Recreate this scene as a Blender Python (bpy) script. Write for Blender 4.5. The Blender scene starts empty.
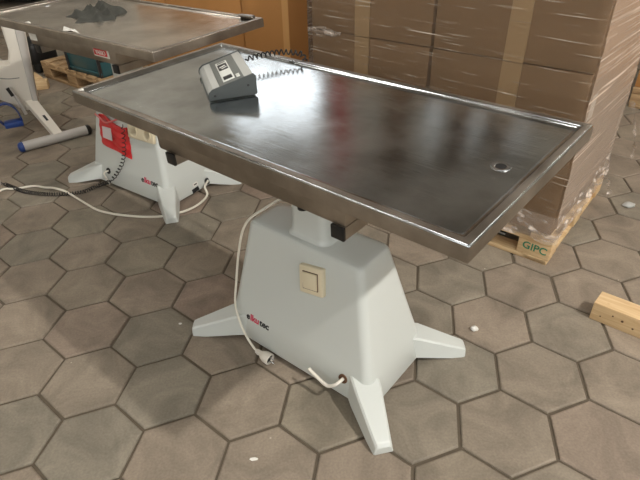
import bpy, bmesh, math, random
from mathutils import Vector, Matrix
R = math.radians
random.seed(7)
scn = bpy.context.scene
COL = scn.collection

# ------------------------------------------------------------------ camera
cam_d = bpy.data.cameras.new('camera'); cam = bpy.data.objects.new('camera', cam_d); COL.objects.link(cam)
pitch, roll = 0.601959, -0.028628
cp, sp, cr, sr = math.cos(pitch), math.sin(pitch), math.cos(roll), math.sin(roll)
fwd = Vector((0, cp, -sp)); rt = Vector((1, 0, 0)); upv = Vector((0, sp, cp))
cx, cy = cr * rt + sr * upv, -sr * rt + cr * upv
M = Matrix(((cx.x, cy.x, -fwd.x, 0), (cx.y, cy.y, -fwd.y, 0), (cx.z, cy.z, -fwd.z, 1.4576), (0, 0, 0, 1)))
cam.matrix_world = M
cam_d.sensor_width = 36; cam_d.lens = 36 * 530.61 / 640; cam_d.clip_start = 0.05
scn.camera = cam

# ------------------------------------------------------------------ world, exposure
w = bpy.data.worlds.new('world'); scn.world = w; w.use_nodes = True
w.node_tree.nodes['Background'].inputs[0].default_value = (0.9, 0.95, 1.0, 1)
w.node_tree.nodes['Background'].inputs[1].default_value = 0.3
scn.view_settings.view_transform = 'Standard'; scn.view_settings.look = 'None'
scn.view_settings.gamma = 1; scn.view_settings.use_curve_mapping = False
scn.view_settings.exposure = -0.08

# ------------------------------------------------------------------ lamps of the hall; strips and windows are added
def area(name, loc, size, power, color=(1, 1, 1), target=None, size_y=None, shape='DISK'):
    l = bpy.data.lights.new(name, 'AREA'); l.shape = shape; l.size = size
    if size_y: l.size_y = size_y
    l.energy = power; l.color = color
    o = bpy.data.objects.new(name, l); COL.objects.link(o); o.location = loc
    d = (Vector(target) - Vector(loc)) if target else Vector((0, 0, -1))
    o.rotation_euler = d.to_track_quat('-Z', 'Y').to_euler()
    return o
area('pendant_lamp_light', (2.82, -0.45, 4.15), 0.11, 185, (1.0, 0.95, 0.89), (0, 1.4, 0.5))
STRIPS = [(-2.4, 1.2), (-2.4, 3.4), (0.2, -1.8), (3.4, -1.8), (-2.9, -2.4), (4.2, 3.0), (-3.4, 7.6), (-0.6, 1.8), (5.0, 7.2)]  # strip lights added out of view, for fill and highlights on the steel
STRIP_EMIT = 15.5
WIN_EMIT = 3.4
FRONT_WIN_EMIT = 4.6

# ------------------------------------------------------------------ materials
def nt(name):
    m = bpy.data.materials.new(name); m.use_nodes = True
    n = m.node_tree; return m, n, n.nodes['Principled BSDF'], n.nodes.new, n.links.new
def setp(b, **k):
    for a, v in k.items(): b.inputs[a.replace('_', ' ')].default_value = v
def srgb(r, g, b):
    f = lambda c: (c / 255 / 12.92) if c <= 10 else ((c / 255 + 0.055) / 1.055) ** 2.4
    return (f(r), f(g), f(b), 1)
def plain(name, col, rough=0.5, metal=0.0, var=0.06, scale=9, bump=0.0, bscale=200, spec=0.5, coat=0.0):
    m, n, b, N, L = nt(name)
    tc = N('ShaderNodeTexCoord'); no = N('ShaderNodeTexNoise'); no.inputs['Scale'].default_value = scale; no.inputs['Detail'].default_value = 5
    L(tc.outputs['Object'], no.inputs['Vector'])
    mx = N('ShaderNodeMix'); mx.data_type = 'RGBA'
    mx.inputs[6].default_value = tuple(c * (1 - var * 2) for c in col[:3]) + (1,); mx.inputs[7].default_value = tuple(min(1, c * (1 + var * 2)) for c in col[:3]) + (1,)
    L(no.outputs[0], mx.inputs[0]); L(mx.outputs[2], b.inputs['Base Color'])
    setp(b, Roughness=rough, Metallic=metal); b.inputs['Specular IOR Level'].default_value = spec
    b.inputs['Coat Weight'].default_value = coat
    if bump:
        n2 = N('ShaderNodeTexNoise'); n2.inputs['Scale'].default_value = bscale; L(tc.outputs['Object'], n2.inputs['Vector'])
        bp = N('ShaderNodeBump'); bp.inputs['Strength'].default_value = bump; bp.inputs['Distance'].default_value = 0.002
        L(n2.outputs[0], bp.inputs['Height']); L(bp.outputs[0], b.inputs['Normal'])
    return m
def emit(name, col, s):
    m, n, b, N, L = nt(name); setp(b, Base_Color=(0, 0, 0, 1), Emission_Color=col, Emission_Strength=s); return m

def steel(name, col, r0, r1, scratches=0.25):
    m, n, b, N, L = nt(name)
    tc = N('ShaderNodeTexCoord')
    big = N('ShaderNodeTexNoise'); big.inputs['Scale'].default_value = 5; big.inputs['Detail'].default_value = 6; big.inputs['Roughness'].default_value = 0.6
    L(tc.outputs['Object'], big.inputs['Vector'])
    mr = N('ShaderNodeMapRange'); mr.inputs[1].default_value = 0.3; mr.inputs[2].default_value = 0.7; mr.inputs[3].default_value = r0; mr.inputs[4].default_value = r1
    L(big.outputs[0], mr.inputs[0]); L(mr.outputs[0], b.inputs['Roughness'])
    mx = N('ShaderNodeMix'); mx.data_type = 'RGBA'; mx.inputs[6].default_value = tuple(c * 0.66 for c in col[:3]) + (1,); mx.inputs[7].default_value = col
    st = N('ShaderNodeMapRange'); st.inputs[1].default_value = 0.38; st.inputs[2].default_value = 0.62; L(big.outputs[0], st.inputs[0])
    L(st.outputs[0], mx.inputs[0]); L(mx.outputs[2], b.inputs['Base Color'])
    b.inputs['Metallic'].default_value = 1
    # fine brushing and criss-cross hair scratches
    hs = []
    for rz, sc in ((0.0, (3, 420, 1)), (0.9, (5, 300, 1)), (-0.7, (5, 260, 1)), (2.1, (6, 340, 1))):
        mp = N('ShaderNodeMapping'); mp.inputs['Rotation'].default_value = (0, 0, rz); mp.inputs['Scale'].default_value = sc
        L(tc.outputs['Object'], mp.inputs['Vector'])
        ns = N('ShaderNodeTexNoise'); ns.inputs['Scale'].default_value = 1; ns.inputs['Detail'].default_value = 2; L(mp.outputs[0], ns.inputs['Vector']); hs.append(ns.outputs[0])
    a = hs[0]
    for h in hs[1:]:
        ad = N('ShaderNodeMath'); ad.operation = 'ADD'; L(a, ad.inputs[0]); L(h, ad.inputs[1]); a = ad.outputs[0]
    bp = N('ShaderNodeBump'); bp.inputs['Strength'].default_value = scratches; bp.inputs['Distance'].default_value = 0.0006
    L(a, bp.inputs['Height']); L(bp.outputs[0], b.inputs['Normal'])
    return m

def cardboard(name, col, var=0.05):
    m, n, b, N, L = nt(name)
    tc = N('ShaderNodeTexCoord')
    no = N('ShaderNodeTexNoise'); no.inputs['Scale'].default_value = 4; no.inputs['Detail'].default_value = 6; L(tc.outputs['Object'], no.inputs['Vector'])
    mp = N('ShaderNodeMapping'); mp.inputs['Scale'].default_value = (160, 160, 3); L(tc.outputs['Object'], mp.inputs['Vector'])
    fl = N('ShaderNodeTexNoise'); fl.inputs['Scale'].default_value = 1; L(mp.outputs[0], fl.inputs['Vector'])
    mx = N('ShaderNodeMix'); mx.data_type = 'RGBA'; mx.inputs[6].default_value = tuple(c * (1 - 2.5 * var) for c in col[:3]) + (1,); mx.inputs[7].default_value = tuple(c * (1 + 2.5 * var) for c in col[:3]) + (1,)
    L(no.outputs[0], mx.inputs[0]); L(mx.outputs[2], b.inputs['Base Color'])
    bp = N('ShaderNodeBump'); bp.inputs['Strength'].default_value = 0.08; bp.inputs['Distance'].default_value = 0.002; L(fl.outputs[0], bp.inputs['Height']); L(bp.outputs[0], b.inputs['Normal'])
    setp(b, Roughness=0.75); b.inputs['Specular IOR Level'].default_value = 0.25
    return m

def wood(name, col, dark):
    m, n, b, N, L = nt(name)
    tc = N('ShaderNodeTexCoord'); mp = N('ShaderNodeMapping'); mp.inputs['Scale'].default_value = (2.5, 30, 30); L(tc.outputs['Object'], mp.inputs['Vector'])
    no = N('ShaderNodeTexNoise'); no.inputs['Scale'].default_value = 1.5; no.inputs['Detail'].default_value = 6; no.inputs['Distortion'].default_value = 1.2; L(mp.outputs[0], no.inputs['Vector'])
    kn = N('ShaderNodeTexVoronoi'); kn.inputs['Scale'].default_value = 14; L(tc.outputs['Object'], kn.inputs['Vector'])
    kr = N('ShaderNodeMapRange'); kr.inputs[1].default_value = 0.06; kr.inputs[2].default_value = 0.16; kr.inputs[3].default_value = 0.6; kr.inputs[4].default_value = 0; L(kn.outputs['Distance'], kr.inputs[0])
    cr_ = N('ShaderNodeMapRange'); cr_.inputs[1].default_value = 0.35; cr_.inputs[2].default_value = 0.75; L(no.outputs[0], cr_.inputs[0])
    ad = N('ShaderNodeMath'); ad.operation = 'MAXIMUM'; L(cr_.outputs[0], ad.inputs[0]); L(kr.outputs[0], ad.inputs[1])
    mx = N('ShaderNodeMix'); mx.data_type = 'RGBA'; mx.inputs[6].default_value = col; mx.inputs[7].default_value = dark
    L(ad.outputs[0], mx.inputs[0]); L(mx.outputs[2], b.inputs['Base Color']); setp(b, Roughness=0.7)
    return m

def stretch_film_mat(name, ang, haze, colour, streak, lo, hi, sx=1.6, sy=70.0):
    """clear stretch film: mostly transparent, glossy wrinkles in stretched streaks, a little milky"""
    m, n, b, N, L = nt(name)
    n.nodes.remove(b); out = n.nodes['Material Output']
    uv = N('ShaderNodeUVMap'); mp = N('ShaderNodeMapping'); mp.inputs['Rotation'].default_value = (0, 0, ang); L(uv.outputs[0], mp.inputs['Vector'])
    mp2 = N('ShaderNodeMapping'); mp2.inputs['Scale'].default_value = (sx, sy, 1); L(mp.outputs[0], mp2.inputs['Vector'])
    ns = N('ShaderNodeTexNoise'); ns.inputs['Scale'].default_value = 1; ns.inputs['Detail'].default_value = 4; ns.inputs['Distortion'].default_value = 0.25; L(mp2.outputs[0], ns.inputs['Vector'])
    mp3 = N('ShaderNodeMapping'); mp3.inputs['Scale'].default_value = (sx * 2.2, sy * .35, 1); L(mp.outputs[0], mp3.inputs['Vector'])
    n2 = N('ShaderNodeTexNoise'); n2.inputs['Scale'].default_value = 1; n2.inputs['Detail'].default_value = 3; L(mp3.outputs[0], n2.inputs['Vector'])
    rg = N('ShaderNodeMapRange'); rg.inputs[1].default_value = lo; rg.inputs[2].default_value = hi; rg.inputs[3].default_value = 0.0; rg.inputs[4].default_value = streak; L(ns.outputs[0], rg.inputs[0])
    r2 = N('ShaderNodeMapRange'); r2.inputs[1].default_value = 0.42; r2.inputs[2].default_value = 0.62; L(n2.outputs[0], r2.inputs[0])
    mu = N('ShaderNodeMath'); mu.operation = 'MULTIPLY'; L(rg.outputs[0], mu.inputs[0]); L(r2.outputs[0], mu.inputs[1])
    bp = N('ShaderNodeBump'); bp.inputs['Strength'].default_value = 0.9; bp.inputs['Distance'].default_value = 0.004; L(ns.outputs[0], bp.inputs['Height'])
    tr = N('ShaderNodeBsdfTransparent'); gl = N('ShaderNodeBsdfGlossy'); gl.inputs['Roughness'].default_value = 0.18; gl.inputs['Color'].default_value = (1, 1, 1, 1); L(bp.outputs[0], gl.inputs['Normal'])
    df = N('ShaderNodeBsdfDiffuse'); df.inputs['Color'].default_value = colour
    lw = N('ShaderNodeFresnel'); lw.inputs[0].default_value = 1.35; L(bp.outputs[0], lw.inputs['Normal'])
    m1 = N('ShaderNodeMixShader'); L(lw.outputs[0], m1.inputs[0]); L(tr.outputs[0], m1.inputs[1]); L(gl.outputs[0], m1.inputs[2])
    ha = N('ShaderNodeMath'); ha.operation = 'ADD'; ha.use_clamp = True; L(mu.outputs[0], ha.inputs[0]); ha.inputs[1].default_value = haze
    m2 = N('ShaderNodeMixShader'); L(ha.outputs[0], m2.inputs[0]); L(m1.outputs[0], m2.inputs[1]); L(df.outputs[0], m2.inputs[2])
    L(m2.outputs[0], out.inputs['Surface'])
    return m

def paver_mat():
    m, n, b, N, L = nt('concrete_pavers')
    tc = N('ShaderNodeTexCoord'); at = N('ShaderNodeAttribute'); at.attribute_name = 'tone'
    ra = N('ShaderNodeValToRGB'); L(at.outputs['Fac'], ra.inputs[0]); e = ra.color_ramp.elements
    e[0].position = 0; e[0].color = srgb(132, 125, 111); e[1].position = 1; e[1].color = srgb(142, 126, 112)
    for p, c in ((0.35, srgb(138, 126, 111)), (0.7, srgb(140, 127, 112)), (0.85, srgb(134, 126, 110))):
        k = e.new(p); k.color = c
    no = N('ShaderNodeTexNoise'); no.inputs['Scale'].default_value = 5; no.inputs['Detail'].default_value = 9; no.inputs['Roughness'].default_value = 0.62; no.inputs['Distortion'].default_value = 1.0; L(tc.outputs['Object'], no.inputs['Vector'])
    ov = N('ShaderNodeMapRange'); ov.inputs[1].default_value = 0.25; ov.inputs[2].default_value = 0.75; ov.inputs[3].default_value = 0.6; ov.inputs[4].default_value = 1.32; L(no.outputs[0], ov.inputs[0])
    fi = N('ShaderNodeTexNoise'); fi.inputs['Scale'].default_value = 130; fi.inputs['Detail'].default_value = 3; L(tc.outputs['Object'], fi.inputs['Vector'])
    fo = N('ShaderNodeMapRange'); fo.inputs[1].default_value = 0.3; fo.inputs[2].default_value = 0.7; fo.inputs[3].default_value = 0.9; fo.inputs[4].default_value = 1.1; L(fi.outputs[0], fo.inputs[0])
    mu = N('ShaderNodeMath'); mu.operation = 'MULTIPLY'; L(ov.outputs[0], mu.inputs[0]); L(fo.outputs[0], mu.inputs[1])
    vs = N('ShaderNodeVectorMath'); vs.operation = 'SCALE'; L(ra.outputs[0], vs.inputs[0]); L(mu.outputs[0], vs.inputs['Scale'])
    # tiny pale chips of plaster and dust
    vo = N('ShaderNodeTexVoronoi'); vo.inputs['Scale'].default_value = 9; L(tc.outputs['Object'], vo.inputs['Vector'])
    vr = N('ShaderNodeMapRange'); vr.inputs[1].default_value = 0.02; vr.inputs[2].default_value = 0.035; vr.inputs[3].default_value = 0.6; vr.inputs[4].default_value = 0; L(vo.outputs['Distance'], vr.inputs[0])
    mx = N('ShaderNodeMix'); mx.data_type = 'RGBA'; L(vr.outputs[0], mx.inputs[0]); L(vs.outputs[0], mx.inputs[6]); mx.inputs[7].default_value = srgb(200, 190, 175)
    L(mx.outputs[2], b.inputs['Base Color'])
    bp = N('ShaderNodeBump'); bp.inputs['Strength'].default_value = 0.25; bp.inputs['Distance'].default_value = 0.003; L(fi.outputs[0], bp.inputs['Height']); L(bp.outputs[0], b.inputs['Normal'])
    rr = N('ShaderNodeMapRange'); rr.inputs[3].default_value = 0.5; rr.inputs[4].default_value = 0.75; L(no.outputs[0], rr.inputs[0]); L(rr.outputs[0], b.inputs['Roughness'])
    b.inputs['Specular IOR Level'].default_value = 0.3
    return m

MAT = dict(
    red_post=plain('red_post_paint', srgb(190, 52, 50), 0.6), post=plain('brown_post_paint', srgb(110, 82, 58), 0.7),
    paver=paver_mat(), joint=plain('joint_sand', srgb(92, 82, 68), 0.9, var=0.12, scale=40),
    steel=steel('brushed_steel_top', srgb(203, 208, 210), 0.10, 0.20, 0.15),
    steel2=steel('dull_steel_top', srgb(228, 220, 210), 0.16, 0.26, 0.1),
    rim=steel('steel_rim', srgb(180, 171, 160), 0.34, 0.48, 0.25),
    enamel=plain('white_enamel', srgb(206, 210, 205), 0.32, var=0.012, scale=3, bump=0.05, bscale=350, coat=0.15),
    ivory=plain('ivory_plastic', srgb(228, 216, 186), 0.35, var=0.01),
    black=plain('black_plastic', srgb(22, 22, 22), 0.45), rubber=plain('black_rubber', srgb(16, 16, 16), 0.6),
    white=plain('white_plastic', srgb(222, 216, 204), 0.4, var=0.01), cablew=plain('white_cable', srgb(225, 220, 205), 0.45, var=0.01),
    ink=plain('black_print', srgb(30, 30, 32), 0.5), inkred=plain('red_print', srgb(205, 40, 80), 0.5),
    green=plain('green_stencil', srgb(50, 130, 95), 0.7, var=0.2, scale=60),
    grey_dark=plain('dark_grey_plastic', srgb(58, 62, 61), 0.5, var=0.03, bump=0.15, bscale=500),
    grey_mid=plain('mid_grey_panel', srgb(105, 108, 104), 0.5), grey_light=plain('light_grey_plastic', srgb(176, 177, 172), 0.42, var=0.02),
    panel_white=plain('white_panel_print', srgb(212, 214, 208), 0.4, var=0.01),
    red=plain('red_plastic_film', srgb(206, 34, 40), 0.3, var=0.08, scale=25, coat=0.4), paper=plain('white_paper', srgb(225, 222, 214), 0.7, var=0.02),
    silver=plain('silver_plastic', srgb(190, 186, 180), 0.4, var=0.03, metal=0.2), blue=plain('blue_plastic', srgb(30, 62, 128), 0.4),
    cloth=plain('dark_cloth', srgb(66, 66, 60), 0.95, var=0.3, scale=30, bump=0.5, bscale=400),
    kraft=cardboard('brown_cardboard', srgb(154, 124, 92)), kraft_o=cardboard('orange_kraft_cardboard', srgb(186, 134, 80)),
    kraft_lit=cardboard('lit_edge_kraft', srgb(206, 158, 102)), kraft_p=cardboard('pale_cardboard', srgb(190, 160, 120)),
    tape=plain('paper_tape', srgb(186, 156, 116), 0.5, var=0.03),
    pine=wood('pine_wood', srgb(222, 194, 150), srgb(194, 156, 110)), pine_old=wood('old_pine_wood', srgb(190, 160, 120), srgb(140, 108, 74)),
    teal=plain('teal_plastic', srgb(52, 92, 98), 0.25, var=0.08), brown=plain('rust', srgb(96, 66, 44), 0.8),
    wall=plain('plaster_wall', srgb(212, 206, 194), 0.85, var=0.03, scale=2), ceil=plain('ceiling_board', srgb(200, 195, 188), 0.85, var=0.03),
    metal=plain('dark_metal', srgb(70, 70, 72), 0.4, metal=0.6), chrome=plain('zinc_metal', srgb(190, 190, 190), 0.25, metal=1.0),
    film_f=stretch_film_mat('film_front', R(1.5), 0.03, srgb(230, 216, 198), 0.9, 0.60, 0.67, 2.6, 130),
    film_s=stretch_film_mat('film_side', R(3), 0.32, srgb(220, 200, 182), 0.6, 0.50, 0.66, 0.8, 70),
    film_c=stretch_film_mat('film_crumpled', R(15), 0.16, srgb(232, 218, 205), 0.8, 0.48, 0.62, 9, 40),
)
M_strip = emit('added_strip_glow', (1.0, 0.965, 0.90, 1), STRIP_EMIT)
M_win = emit('added_daylight_pane', (0.93, 0.97, 1.0, 1), WIN_EMIT)
M_dim = emit('added_dim_pane', (1.0, 0.98, 0.93, 1), 0.6)  # dim panes added to give pale stripes in the steel top
M_fwin = emit('added_front_pane', (0.93, 0.97, 1.0, 1), FRONT_WIN_EMIT)

# ------------------------------------------------------------------ builders
def tag(o, label=None, cat=None, group=None, kind=None):
    if label: o['label'] = label
    if cat: o['category'] = cat
    if group: o['group'] = group
    if kind: o['kind'] = kind
    return o
def empty(name, mat, label, cat, group=None):
    o = bpy.data.objects.new(name, None); COL.objects.link(o); o.empty_display_size = 0.1
    o.matrix_world = mat if isinstance(mat, Matrix) else Matrix.Translation(mat)
    return tag(o, label, cat, group)
def link(name, bm, mat, parent=None, local=None, smooth=40):
    me = bpy.data.meshes.new(name); bmesh.ops.recalc_face_normals(bm, faces=bm.faces); bm.to_mesh(me); bm.free()
    ms = mat if isinstance(mat, (list, tuple)) else [mat]
    for m_ in ms: me.materials.append(m_)
    if smooth:
        for p in me.polygons: p.use_smooth = True
        me.set_sharp_from_angle(angle=R(smooth))
    o = bpy.data.objects.new(name, me); COL.objects.link(o)
    if parent: o.parent = parent
    if local is not None: o.matrix_local = local
    return o
def box(bm, c, s, bevel=0.0, rot=None, seg=2, mi=0):
    mt = Matrix.Translation(c) @ (rot.to_4x4() if rot else Matrix.Identity(4)) @ Matrix.Diagonal((s[0], s[1], s[2], 1))
    before = set(bm.faces)
    r = bmesh.ops.create_cube(bm, size=1, matrix=mt)
    if bevel:
        es = list({e for v in r['verts'] for e in v.link_edges})
        bmesh.ops.bevel(bm, geom=es, offset=bevel, segments=seg, profile=0.5, affect='EDGES')
    if mi:
        for f in bm.faces:
            if f not in before: f.material_index = mi
    return bm
def loft(bm, rings, cap0=True, cap1=True):
    vs = [[bm.verts.new(p) for p in r] for r in rings]
    n = len(vs[0])
    for a, b in zip(vs, vs[1:]):
        for i in range(n): bm.faces.new((a[i], a[(i + 1) % n], b[(i + 1) % n], b[i]))
    if cap0: bm.faces.new(vs[0][::-1])
    if cap1: bm.faces.new(vs[-1])
    return bm
def rrect(hx, hy, r, z=0, seg=5, cx=0, cy=0):
    pts = []
    for sx, sy, a0 in ((1, 1, 0), (-1, 1, 90), (-1, -1, 180), (1, -1, 270)):
        for k in range(seg + 1):
            a = R(a0 + 90 * k / seg)
            pts.append(Vector((cx + sx * (hx - r) + r * math.cos(a), cy + sy * (hy - r) + r * math.sin(a), z)))
    return pts
def smooth_path(pts, n=8):
    P = [Vector(p) for p in pts]; out = []
    for i in range(len(P) - 1):
        p0, p1, p2, p3 = P[max(i - 1, 0)], P[i], P[i + 1], P[min(i + 2, len(P) - 1)]
        for k in range(n):
            t = k / n
            out.append(0.5 * ((2 * p1) + (p2 - p0) * t + (2 * p0 - 5 * p1 + 4 * p2 - p3) * t * t + (3 * p1 - p0 - 3 * p2 + p3) * t ** 3))
    out.append(P[-1]); return out
def tube(bm, pts, r, n=8, cap=True):
    P = [Vector(p) for p in pts]; rings = []
    t = (P[1] - P[0]).normalized(); nrm = t.orthogonal().normalized()
    for i, p in enumerate(P):
        t2 = (P[min(i + 1, len(P) - 1)] - P[max(i - 1, 0)]).normalized()
        q = t.rotation_difference(t2); nrm = (q @ nrm); nrm = (nrm - t2 * nrm.dot(t2)).normalized(); t = t2; bn = t.cross(nrm)
        rr = r[i] if isinstance(r, (list, tuple)) else r
        rings.append([p + (nrm * math.cos(2 * math.pi * k / n) + bn * math.sin(2 * math.pi * k / n)) * rr for k in range(n)])
    return loft(bm, rings, cap, cap)
def coil(bm, pts, R_, r, turns, n=5, per=12):
    """coiled cord: a helix wound about a smooth path; turns = number or list of pitch"""
    P = smooth_path(pts, 24)
    d = [0]
    for a, b in zip(P, P[1:]): d.append(d[-1] + (b - a).length)
    tot = d[-1]; N = int(turns * per); hel = []
    t = (P[1] - P[0]).normalized(); nrm = t.orthogonal().normalized(); j = 0
    for i in range(N + 1):
        s = tot * i / N
        while j < len(P) - 2 and d[j + 1] < s: j += 1
        f = (s - d[j]) / max(1e-9, d[j + 1] - d[j]); p = P[j].lerp(P[j + 1], min(1, f))
        t2 = (P[j + 1] - P[j]).normalized(); nrm = t.rotation_difference(t2) @ nrm; nrm = (nrm - t2 * nrm.dot(t2)).normalized(); t = t2
        a = 2 * math.pi * i / per; e = min(1, i / per, (N - i) / per)
        hel.append(p + (nrm * math.cos(a) + t.cross(nrm) * math.sin(a)) * R_ * e)
    return tube(bm, hel, r, n)
def prism(bm, outline, axis_o, ax, ay, an, depth, bevel=0.0, z0=0.0):
    """outline (x,y) in the plane ax/ay at axis_o, thickened along an"""
    before = set(bm.verts)
    a = [bm.verts.new(axis_o + ax * x + ay * y + an * z0) for x, y in outline]
    b = [bm.verts.new(axis_o + ax * x + ay * y + an * (z0 + depth)) for x, y in outline]
    n = len(a); bm.faces.new(a); bm.faces.new(b[::-1])
    for i in range(n): bm.faces.new((a[i], b[i], b[(i + 1) % n], a[(i + 1) % n]))
    if bevel:
        es = list({e for v in bm.verts if v not in before for e in v.link_edges})
        bmesh.ops.bevel(bm, geom=es, offset=bevel, segments=3, profile=0.5, affect='EDGES')
    return bm
def lettering(name, runs, size, parent, local, extr=0.0006, bold=0.0):
    """flat printed lettering; runs = [(text, material)] set one after the other, centred"""
    bmj = bmesh.new(); mats = []; x = 0
    for txt, mt in runs:
        c = bpy.data.curves.new('print', 'FONT'); c.body = txt; c.size = size; c.extrude = extr; c.offset = bold
        o = bpy.data.objects.new('print', c); COL.objects.link(o)
        dg = bpy.context.evaluated_depsgraph_get(); dg.update(); me = bpy.data.meshes.new_from_object(o.evaluated_get(dg))
        if mt not in mats: mats.append(mt)
        mi = mats.index(mt)
        xs = [v.co.x for v in me.vertices]; dx = x - min(xs); wid = max(xs) - min(xs)
        for v in me.vertices: v.co.x += dx
        for p in me.polygons: p.material_index = mi
        bmj.from_mesh(me); x += wid + size * 0.1
        bpy.data.objects.remove(o); bpy.data.curves.remove(c); bpy.data.meshes.remove(me)
    for v in bmj.verts: v.co.x -= (x - size * 0.07) / 2; v.co.y -= size * 0.3
    return link(name, bmj, mats, parent, local, smooth=0)
def frame_matrix(o, ax, ay, an):
    return Matrix(((ax.x, ay.x, an.x, o.x), (ax.y, ay.y, an.y, o.y), (ax.z, ay.z, an.z, o.z), (0, 0, 0, 1)))

# ------------------------------------------------------------------ the hall
X0, X1, Y0, Y1, ZC = -6.2, 6.2, -4.5, 9.2, 5.4
def build_floor():
    S = 0.165; th = 4.009475; ox, oy = 4.56591 * S, 7.576155 * S
    c, s = math.cos(th), math.sin(th); bm = bmesh.new(); tone = bm.verts.layers.float.new('tone')
    g = [bm.verts.new(p) for p in ((X0, Y0, -0.007), (X1, Y0, -0.007), (X1, Y1, -0.007), (X0, Y1, -0.007))]
    f = bm.faces.new(g); f.material_index = 1
    rnd = random.Random(3)
    for b in range(-90, 90):
        for a in range(-110, 110):
            x = (math.sqrt(3) * a + math.sqrt(3) / 2 * b) * S; y = 1.5 * b * S
            wx, wy = ox + c * x - s * y, oy + s * x + c * y
            if not (X0 + .1 < wx < X1 - .1 and Y0 + .1 < wy < Y1 - .1): continue
            t = rnd.random(); rings = []
            jr = rnd.uniform(-.012, .012); jx, jy = rnd.uniform(-.0015, .0015), rnd.uniform(-.0015, .0015)
            for rad, z in ((S - 0.005, -0.0068), (S - 0.0068, -0.0022), (S - 0.012, 0.0)):
                rings.append([bm.verts.new((wx + jx + rad * math.cos(th + jr + R(30 + 60 * k)), wy + jy + rad * math.sin(th + jr + R(30 + 60 * k)), z)) for k in range(6)])
            for rg in rings:
                for v in rg: v[tone] = t
            for r0, r1 in zip(rings, rings[1:]):
                for k in range(6): bm.faces.new((r0[k], r0[(k + 1) % 6], r1[(k + 1) % 6], r1[k]))
            bm.faces.new(rings[-1])
    o = link('floor', bm, [MAT['paver'], MAT['joint']], smooth=0); tag(o, kind='structure')
build_floor()
def slab(name, c, s, mat, **k):
    o = link(name, box(bmesh.new(), c, s), mat, smooth=0); return tag(o, kind='structure', **k)
slab('wall_left', (X0 - .1, (Y0 + Y1) / 2, ZC / 2), (.2, Y1 - Y0 + .4, ZC), MAT['wall'])
slab('wall_right', (X1 + .1, (Y0 + Y1) / 2, ZC / 2), (.2, Y1 - Y0 + .4, ZC), MAT['wall'])
slab('ceiling', (0, (Y0 + Y1) / 2, ZC + .1), (X1 - X0 + .4, Y1 - Y0 + .4, .2), MAT['ceil'])
def wall_with_windows(name, y, wins, mat, glass, sgn, base):
    """wall built of piers, sills and heads round its window openings, an added glowing pane in each"""
    bm = bmesh.new(); wins = sorted(wins); x = X0
    def seg(xa, xb, za, zb):
        if xb - xa > .001 and zb - za > .001: box(bm, ((xa + xb) / 2, y + sgn * .1, (za + zb) / 2), (xb - xa, .2, zb - za))
    for xa, xb, za, zb in wins:
        seg(x, xa, 0, ZC); seg(xa, xb, 0, za); seg(xa, xb, zb, ZC); x = xb
    seg(x, X1, 0, ZC)
    tag(link(name, bm, mat, smooth=0), kind='structure')
    for i, (xa, xb, za, zb) in enumerate(wins):
        w_ = tag(link('window_%d' % (base + i), box(bmesh.new(), ((xa + xb) / 2, y + sgn * .08, (za + zb) / 2), (xb - xa, .02, zb - za)), glass, smooth=0), kind='structure')
        fb = bmesh.new(); nx = max(1, round((xb - xa) / .9))
        for k in range(nx + 1): box(fb, (xa + (xb - xa) * k / nx, y + sgn * .06, (za + zb) / 2), (.05, .05, zb - za))
        for z in (za, zb): box(fb, ((xa + xb) / 2, y + sgn * .06, z), (xb - xa, .05, .05))
        link('window_frame', fb, MAT['metal'], w_, smooth=0)
wall_with_windows('wall_back', Y1, [(-1.65, -0.05, 3.35, 4.4), (1.85, 2.2, 3.5, 5.1), (2.68, 2.98, 3.5, 5.1), (3.45, 3.9, 3.5, 5.1)], MAT['wall'], M_win, 1, 1)  # unseen windows, added so bright patches reflect in the steel top
for o_ in COL.objects:
    if o_.name in ('window_2', 'window_3', 'window_4'): o_.data.materials[0] = M_dim
wall_with_windows('wall_front', Y0, [(-5.0, -2.2, 2.2, 4.4), (-1.2, 1.6, 2.2, 4.4), (2.6, 5.4, 2.2, 4.4)], MAT['wall'], M_fwin, -1, 5)  # windows added behind the camera as frontal fill light

for i, (x, w_) in enumerate(((1.3, .45), (2.45, .24), (3.22, .24), (.27, .24))):  # posts added out of view so brown and red stripes reflect in the steel
    slab('added_post_%d' % (i + 1), (x, Y1 - .1, ZC / 2), (w_, .2, ZC - .002), MAT['red_post' if w_ == .24 and x < 1 else 'post'])
# added out-of-view ceiling luminaires, for fill light and reflections
for i, (x, y) in enumerate(STRIPS):
    words = ['left of the two tables', 'in line behind the one left of the tables', 'just behind the viewer', 'over the front right corner', 'over the front left corner', 'right of the wrapped stack', 'over the back left corner of the hall', 'right above the front table', 'over the back right corner of the hall']
    t = empty('added_ceiling_light', Vector((x, y, ZC)), 'added long white ceiling light ' + words[i], 'ceiling light', 'added ceiling lights')
    link('housing', box(bmesh.new(), (0, 0, -.04), (.34, 1.9, .08), .01), MAT['metal'], t)
    link('diffuser', box(bmesh.new(), (0, 0, -.095), (.28, 1.8, .03), .008), M_strip, t)
t = empty('pendant_lamp', Vector((2.82, -0.45, ZC)), 'bell shaped metal pendant lamp hanging from the ceiling', 'lamp')
bm = bmesh.new(); tube(bm, [(0, 0, 0), (0, 0, -1.0)], .008); link('suspension_cord', bm, MAT['black'], t)
bm = bmesh.new(); rings = []
for rr, z in ((.03, -.98), (.05, -1.0), (.06, -1.08), (.12, -1.16), (.19, -1.22), (.2, -1.235)): rings.append([Vector((rr * math.cos(2 * math.pi * k / 28), rr * math.sin(2 * math.pi * k / 28), z)) for k in range(28)])
loft(bm, rings, True, False)
link('lamp_shade', bm, MAT['metal'], t)

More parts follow.
